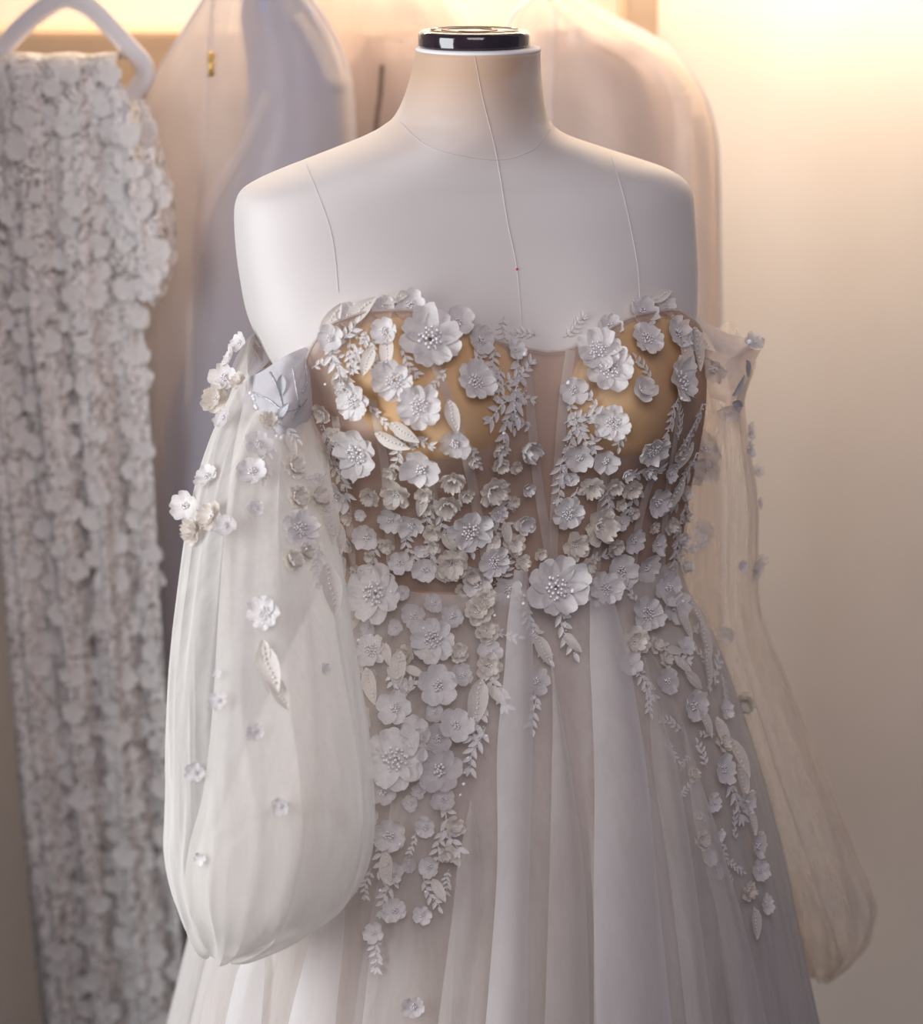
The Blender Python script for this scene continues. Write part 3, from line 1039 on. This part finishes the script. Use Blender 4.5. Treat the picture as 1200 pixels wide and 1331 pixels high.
for x, y, s, a in ((345, 600, 50, 100), (400, 625, 40, -10), (372, 560, 40, 60), (410, 735, 44, 100)):
    place('G', BVH_SL, x, y, s, dress, spin=a, off=.004)
for x, y, s, a in ((366, 500, 24, 90), (388, 530, 30, -15), (369, 533, 22, -50)):
    o = place('L', BVH_CL, x, y, s, capl, spin=a, off=.0008, tilt=.02, nm='silver_leaf')
    o.data = o.data.copy()
    o.data.materials[0] = M['silver']
parts = []
for pts in ([(330, 510), (352, 520), (369, 533), (390, 528)], [(352, 484), (362, 505), (369, 533)], [(380, 478), (384, 500), (388, 528)], [(340, 535), (356, 548), (372, 556)], [(396, 470), (398, 495), (392, 510)]):
    q = [hit(BVH_CL, p.x, p.y) for p in smooth_path([(x, y, 0) for x, y in pts], 14)]
    parts.append(tube([l + n * .001 for l, n in q], .0008, 5))
link('embroidered_vine', mesh_data('embroidered_vine', *merge(parts), M['silver']), capl)
parts = []
for a, b in (((320, 503), (364, 570)),):
    for k in range(16):
        l, n = hit(BVH_CL, a[0] + (b[0] - a[0]) * k / 15 + RND.uniform(-3, 3), a[1] + (b[1] - a[1]) * k / 15 + RND.uniform(-3, 3))
        parts.append(bead_geo(l + n * .001, .0022))
link('bead_edging', mesh_data('bead_edging', *merge(parts), M['bead']), capl)
for k, x, y, s in (('S', 924, 583, 52), ('S', 922, 606, 38), ('S', 969, 560, 26), ('B', 969, 583, 24), ('S', 983, 612, 20), ('S', 981, 655, 18), ('S', 978, 736, 36), ('B', 962, 736, 18), ('S', 918, 689, 30),
                   ('S', 908, 551, 26), ('S', 945, 821, 24), ('C', 968, 911, 28), ('S', 892, 645, 26), ('S', 912, 620, 24)):
    place(k, BVH_SR, x, y, s, dress, off=.004 if y > 540 else .05)
for x, y, s, a in ((957, 500, 30, -30), (955, 525, 26, 20), (968, 478, 26, 40)):
    o = place('L', BVH_CR, x, y, s, capr, spin=a, off=.002, tilt=.05, nm='silver_leaf')
    o.data = PROTO['L0'].copy()
    o.data.materials[0] = M['dull_silver']
place('S', BVH_CR, 930, 476, 40, dress, off=.003)
place('B', BVH_CR, 976, 448, 30, dress, off=.003)
place('S', BVH_CR, 948, 532, 28, dress, off=.003)
place('L', BVH_CR, 915, 440, 40, dress, spin=40, off=.003)

# sparkling sequins
bm = bmesh.new()
bmesh.ops.create_icosphere(bm, subdivisions=1, radius=1)
sq = bpy.data.meshes.new('sequin')
bm.to_mesh(sq)
bm.free()
sq.materials.append(M['sequin'])
for x, y, bv, s in ((674, 464, BVH_B, 7), (740, 497, BVH_B, 7), (737, 769, BVH_S, 7), (972, 441, None, 8), (658, 776, BVH_S, 5), (676, 785, BVH_S, 5), (478, 836, BVH_S, 5), (478, 881, BVH_S, 5), (515, 762, BVH_S, 4), (556, 817, BVH_S, 4),
                    (514, 886, BVH_S, 4), (469, 1012, BVH_S, 5), (604, 1020, BVH_S, 5), (600, 1034, BVH_S, 4), (609, 986, BVH_S, 4), (526, 1098, BVH_S, 5), (502, 1156, BVH_S, 5), (557, 1157, BVH_S, 4), (632, 958, BVH_S, 4),
                    (506, 473, BVH_B, 5), (341, 531, BVH_SL, 5), (868, 520, BVH_B, 5), (427, 463, BVH_B, 4), (432, 491, BVH_B, 4), (640, 560, BVH_B, 4), (641, 800, BVH_S, 4), (872, 785, BVH_S, 4), (430, 1060, BVH_S, 3)):
    if bv is None:
        l, n = P(x, y, -.01), Vector((0, -1, 0))
    else:
        l, n = hit(bv, x, y)
    r = s / 2 * pxm(l)
    link('sequin', sq, dress, Matrix.Translation(l + n * .014) @ Matrix.Diagonal((r, r, r, 1)))

# ================================================================== clothes rail behind
YR = 0.55
rail = thing('clothes_rail', 'steel clothes rail carrying the hanging gowns in front of the wall', 'rail')
v, f = tube([(-.67, YR, 1.60), (.69, YR, 1.60)], .0125, 16)
link('tube', mesh_data('tube', v, f, M['steel']), rail)
for x in (-.62, .64):
    v, f = tube([(x, YR, 1.60), (x, .93, 1.60)], .010, 12)
    link('bracket', mesh_data('bracket', v, f, M['steel']), rail)


def hook_path(x, ytop, zbase, ybase):
    pts = [(x, ybase, zbase), (x, (ybase + YR) / 2, zbase + .03)]
    for a in np.linspace(-60, 200, 12):
        pts.append((x + .001, YR + .0175 * math.cos(math.radians(a)) * 1.0, 1.60 + .0175 * math.sin(math.radians(a))))
    return pts


# ================================================================== lace gown on a white hanger
YL = 0.47
hang = thing('clothes_hanger', 'white plastic hanger at top left holding the lace gown', 'hanger', None)
path = [P(x, y, YL) for x, y in ((-150, 128), (-120, 120), (-60, 100), (-18, 82), (0, 66), (22, 42), (50, 16), (76, 0), (98, 0), (122, 14), (146, 38), (170, 64), (188, 86), (186, 104), (170, 126), (150, 138))]
path = smooth_path(path, 60)
v, f = tube(path, .0105, 12, (Vector((0, 1, 0)), .6))
link('frame', mesh_data('frame', v, f, M['plastic']), hang)
zb_ = P(0, 118, YL).z
v, f = tube([(P(-140, 118, YL).x, YL, zb_), (P(160, 118, YL).x, YL, zb_)], .006, 10)
link('trouser_bar', mesh_data('trouser_bar', v, f, M['plastic']), hang)
c = P(86, 2, YL)
v, f = tube(hook_path(c.x, 0, c.z, YL), .003, 8)
link('hook', mesh_data('hook', v, f, M['steel']), hang)

gown = thing('lace_gown', 'grey-white floral lace gown draped over the white hanger at far left', 'gown')
LG = [(86, -60, 152), (150, -55, 176), (300, -40, 180), (400, -30, 187), (640, 2, 203), (860, 18, 215), (1100, 34, 230), (1331, 50, 247), (1500, 62, 258), (1620, 70, 266)]


def lg_pt(u, row, off=0.0):
    rr = max(row, 86)
    L, R = lerp_tab(LG, rr)
    k = (rr - 86) / 1245
    uu = u + .03 * math.sin(3 * k + 9 * u) * k
    ph = uu * 3.4 + .25 * math.sin(2.2 * k + 1.0)
    fold = abs(math.sin(PI * ph)) ** .75
    fold2 = .25 * abs(math.sin(PI * ph * 2.7 + 1.3 + 1.5 * k))
    dep = .034 * (.55 + .45 * min(1, k * 2)) * (fold + fold2) + .012 * math.sin(2.5 * u + 4 * k)
    y = YL - .008 - dep - off
    p = P(L + (R - L) * u, rr, YL - .02)
    p = Vector((p.x, y, p.z))
    if row < 86:      # over the bar and down the back
        a = (86 - row) / 30 * PI
        p.y = YL - (dep + .008) * math.cos(min(a, PI))
        p.z += .010 * math.sin(min(a, PI)) + .002 * fold
    ruf = .0022 * math.sin(u * 83 + row * .19) + .0022 * math.sin(row * .31 + u * 31)
    p.y -= ruf
    return p


rws = list(np.linspace(56, 86, 9)) + list(np.linspace(92, 1620, 180))
nu = 120
V = [lg_pt(j / (nu - 1), r) for r in rws for j in range(nu)]
link('skirt', mesh_data('skirt', V, grid_faces(len(rws), nu, False), M['lace']), gown)


def tail_pt(u, k):
    rowc = 128 + 265 * k
    cxp = 168 + 44 * k - 14 * max(0, k - .7) * 2
    hw = (16 + 18 * math.sin(PI * min(1, k * .9 + .12))) * (1 if k < .82 else math.sqrt(max(.02, 1 - ((k - .82) / .19) ** 2)))
    p = P(cxp + hw * (2 * u - 1), rowc, YL - .03)
    return Vector((p.x, YL - .03 - .03 * math.sin(PI * u) - .006 * math.sin(u * 14 + k * 6), p.z))


V = [tail_pt(j / 29, i / 39) for i in range(40) for j in range(30)]
link('short_sleeve', mesh_data('short_sleeve', V, grid_faces(40, 30, False), M['lace']), gown)
for i in range(4):
    proto('K%d' % i, flower_geo([5, 6, 5, 7][i], 1, .05, .10, .50, 120 + i, .05), M['lace_petal'])
rnd = random.Random(31)


def surf_place(fn, u, v, eu, ev, size, name, parent, idx):
    p = fn(u, v)
    tu, tv = fn(u + eu, v) - p, fn(u, v + ev) - p
    n = tu.cross(tv).normalized()
    if n.y > 0:
        n = -n
    n = (n * .3 + Vector((rnd.uniform(-.15, .15), -1, rnd.uniform(-.1, .2)))).normalized()
    q = n.to_track_quat('Z', 'Y') @ Quaternion((0, 0, 1), rnd.uniform(0, 6.28))
    mw = Matrix.Translation(p + n * .0015) @ q.to_matrix().to_4x4() @ Matrix.Diagonal((size, size, size, 1))
    link(name, PROTO['K%d' % (idx % 4)], parent, mw)


pts_done = []
cnt = 0
tries = 0
while cnt < 190 and tries < 9000:
    tries += 1
    u, r = rnd.uniform(.12, .99), rnd.uniform(92, 1380)
    p = lg_pt(u, r)
    if proj(p)[0] < -8:
        continue
    if any((p - q).length < .024 for q in pts_done):
        continue
    pts_done.append(p)
    surf_place(lg_pt, u, r, .01, 4, rnd.uniform(.011, .018), 'lace_flower', gown, cnt)
    cnt += 1
for i in range(26):
    surf_place(tail_pt, rnd.uniform(.1, .9), rnd.uniform(.1, .95), .02, .02, rnd.uniform(.010, .015), 'lace_flower', gown, i)

# ================================================================== garment bags


def pouch(tab, yc, dmax, seed, nseg=72, nrow=70, wr=.004):
    """closed cloth pouch: rows (row, left px, right px)"""
    rnd = random.Random(seed)
    ph = [rnd.uniform(0, 6.28) for _ in range(6)]
    V = []
    r0, r1 = tab[0][0], tab[-1][0]
    for i in range(nrow):
        row = r0 + (r1 - r0) * (i / (nrow - 1)) ** 1.35
        L, R = lerp_tab(tab, row)
        a, b = P(L, row, yc), P(R, row, yc)
        c, hw = (a + b) / 2, max((b.x - a.x) / 2, .002)
        d = min(dmax, hw * .5)
        for j in range(nseg):
            t = 2 * PI * j / nseg
            wq = wr * (math.sin(5 * t + ph[0] + row * .004) + .7 * math.sin(9 * t + ph[1] - row * .003) + .5 * math.sin(row * .02 + 3 * t + ph[2]))
            V.append(Vector((c.x + hw * math.cos(t), yc + (d + wq) * math.sin(t), c.z)))
    F = grid_faces(nrow, nseg, True)
    F.append(tuple(range((nrow - 1) * nseg, nrow * nseg)))
    return V, F


def side_piping(tab, yc, side, rad=.003):
    pts = []
    for row in np.linspace(tab[0][0], tab[-1][0], 60):
        q = lerp_tab(tab, row)
        pts.append(P(q[side], row, yc))
    return tube(pts, rad, 8)


def bag(name_label, tab, yc, dmax, seed, mat, zipx, inner, inner_mat, inner_label, hookx, hookrow):
    b = thing('garment_bag', name_label, 'garment bag', None)
    v, f = pouch(tab, yc, dmax, seed)
    link('cover', mesh_data('cover', v, f, mat), b)
    bv = BVHTree.FromPolygons(v, f)
    for s in (0, 1):
        v, f = side_piping(tab, yc, s)
        link('piping', mesh_data('piping', v, f, M['piping']), b)
    if zipx:
        v, f = ribbon(bv, zipx, 9, .002, 30)
        z = link('zipper', mesh_data('zipper', v, f, M['bag']), b)
    c = P(hookx, hookrow, yc)
    v, f = tube(hook_path(c.x, 0, c.z, yc), .0025, 8)
    link('hanger_hook', mesh_data('hanger_hook', v, f, M['steel']), b)
    g = thing('bagged_gown', inner_label, 'gown', None)
    v, f = pouch(inner, yc, dmax * .6, seed + 40, wr=.006)
    link('skirt', mesh_data('skirt', v, f, inner_mat), g)
    return b, bv


B1 = [(-70, 322, 340), (-45, 300, 366), (-20, 280, 390), (0, 265, 405), (30, 246, 425), (60, 228, 440), (95, 206, 453), (130, 191, 458), (200, 184, 460), (500, 178, 470), (900, 180, 485), (1400, 185, 500), (1430, 190, 498)]
I1 = [(-40, 330, 368), (-10, 318, 394), (20, 312, 416), (60, 318, 432), (110, 322, 446), (170, 318, 450), (230, 296, 450), (300, 262, 450), (440, 248, 455), (560, 215, 460), (900, 200, 470), (1400, 200, 480)]
b1, bv1 = bag('sheer pale garment bag with gold zip pull hanging beside the lace gown', B1, .52, .05, 2, M['bag'], [(278, -10), (274, 60), (268, 160), (262, 260), (250, 400), (246, 520)], I1, M['slate_gown'],
              'slate-blue gown seen through the garment bag with gold zip pull', 331, -68)
l, n = hit(bv1, 275, 72)
parts = [bead_geo(l + Vector((0, -.004, .0)), .0045), tube([l + Vector((0, -.006, 0)), l + Vector((0, -.007, -.022))], .0032, 8)]
link('zip_pull', mesh_data('zip_pull', *merge(parts), M['gold']), b1)['label'] = 'small gold zip pull'
for pts in ([(386, 20), (412, 60), (430, 100), (452, 106)], [(350, 120), (318, 190), (275, 262), (258, 330)]):
    v, f = ribbon(bv1, pts, 15, .0035, 20)
    link('fold', mesh_data('fold', v, f, M['bag']), b1)
B2 = [(-60, 480, 500), (-35, 440, 545), (-15, 410, 572), (5, 392, 590), (25, 378, 606), (60, 364, 626), (120, 356, 640), (300, 352, 645), (1100, 350, 660), (1130, 355, 655)]
I2 = [(50, 470, 520), (75, 440, 555), (110, 425, 580), (160, 415, 595), (300, 405, 605), (1050, 400, 620)]
b2, bv2 = bag('cream garment bag with dark zip slit hanging behind the dress form neck', B2, .62, .045, 5, M['bag_back'], None, I2, M['blush_gown'],
              'blush gown inside the cream bag behind the neck', 490, -58)
M['slit'] = solid('zip_tape_brown', (0.22, 0.17, 0.14), (0.28, 0.22, 0.18), 0.7, 60)
v, f = ribbon(bv2, [(496, 84), (494, 120), (490, 150), (486, 200), (482, 300)], 7, .002, 24)
link('zipper', mesh_data('zipper', v, f, M['slit']), b2)['label'] = 'dark brown zip slit'
B3 = [(-2, 690, 738), (6, 680, 756), (16, 670, 782), (30, 662, 812), (48, 655, 848), (70, 650, 878), (100, 646, 902), (140, 642, 921), (190, 640, 931), (300, 640, 934), (600, 640, 936), (1100, 645, 938), (1130, 648, 934)]
I3 = [(40, 700, 760), (60, 690, 810), (85, 684, 850), (120, 680, 872), (170, 678, 882), (300, 676, 886), (1050, 676, 890)]
b3, bv3 = bag('sheer blush garment bag with rounded shoulder hanging right of the dress form neck', B3, .56, .05, 9, M['bag_back'], [(722, 14), (720, 60), (716, 140), (712, 300)], I3, M['blush_gown'],
              'blush gown inside the bag at the right of the rail', 714, 0)
for pts in ([(742, 46), (790, 56), (840, 78), (884, 124)], [(884, 124), (888, 190), (886, 270), (880, 380)], [(906, 150), (912, 230), (912, 330), (908, 420)]):
    v, f = ribbon(bv3, pts, 24, .003, 20)
    link('fold', mesh_data('fold', v, f, M['bag']), b3)
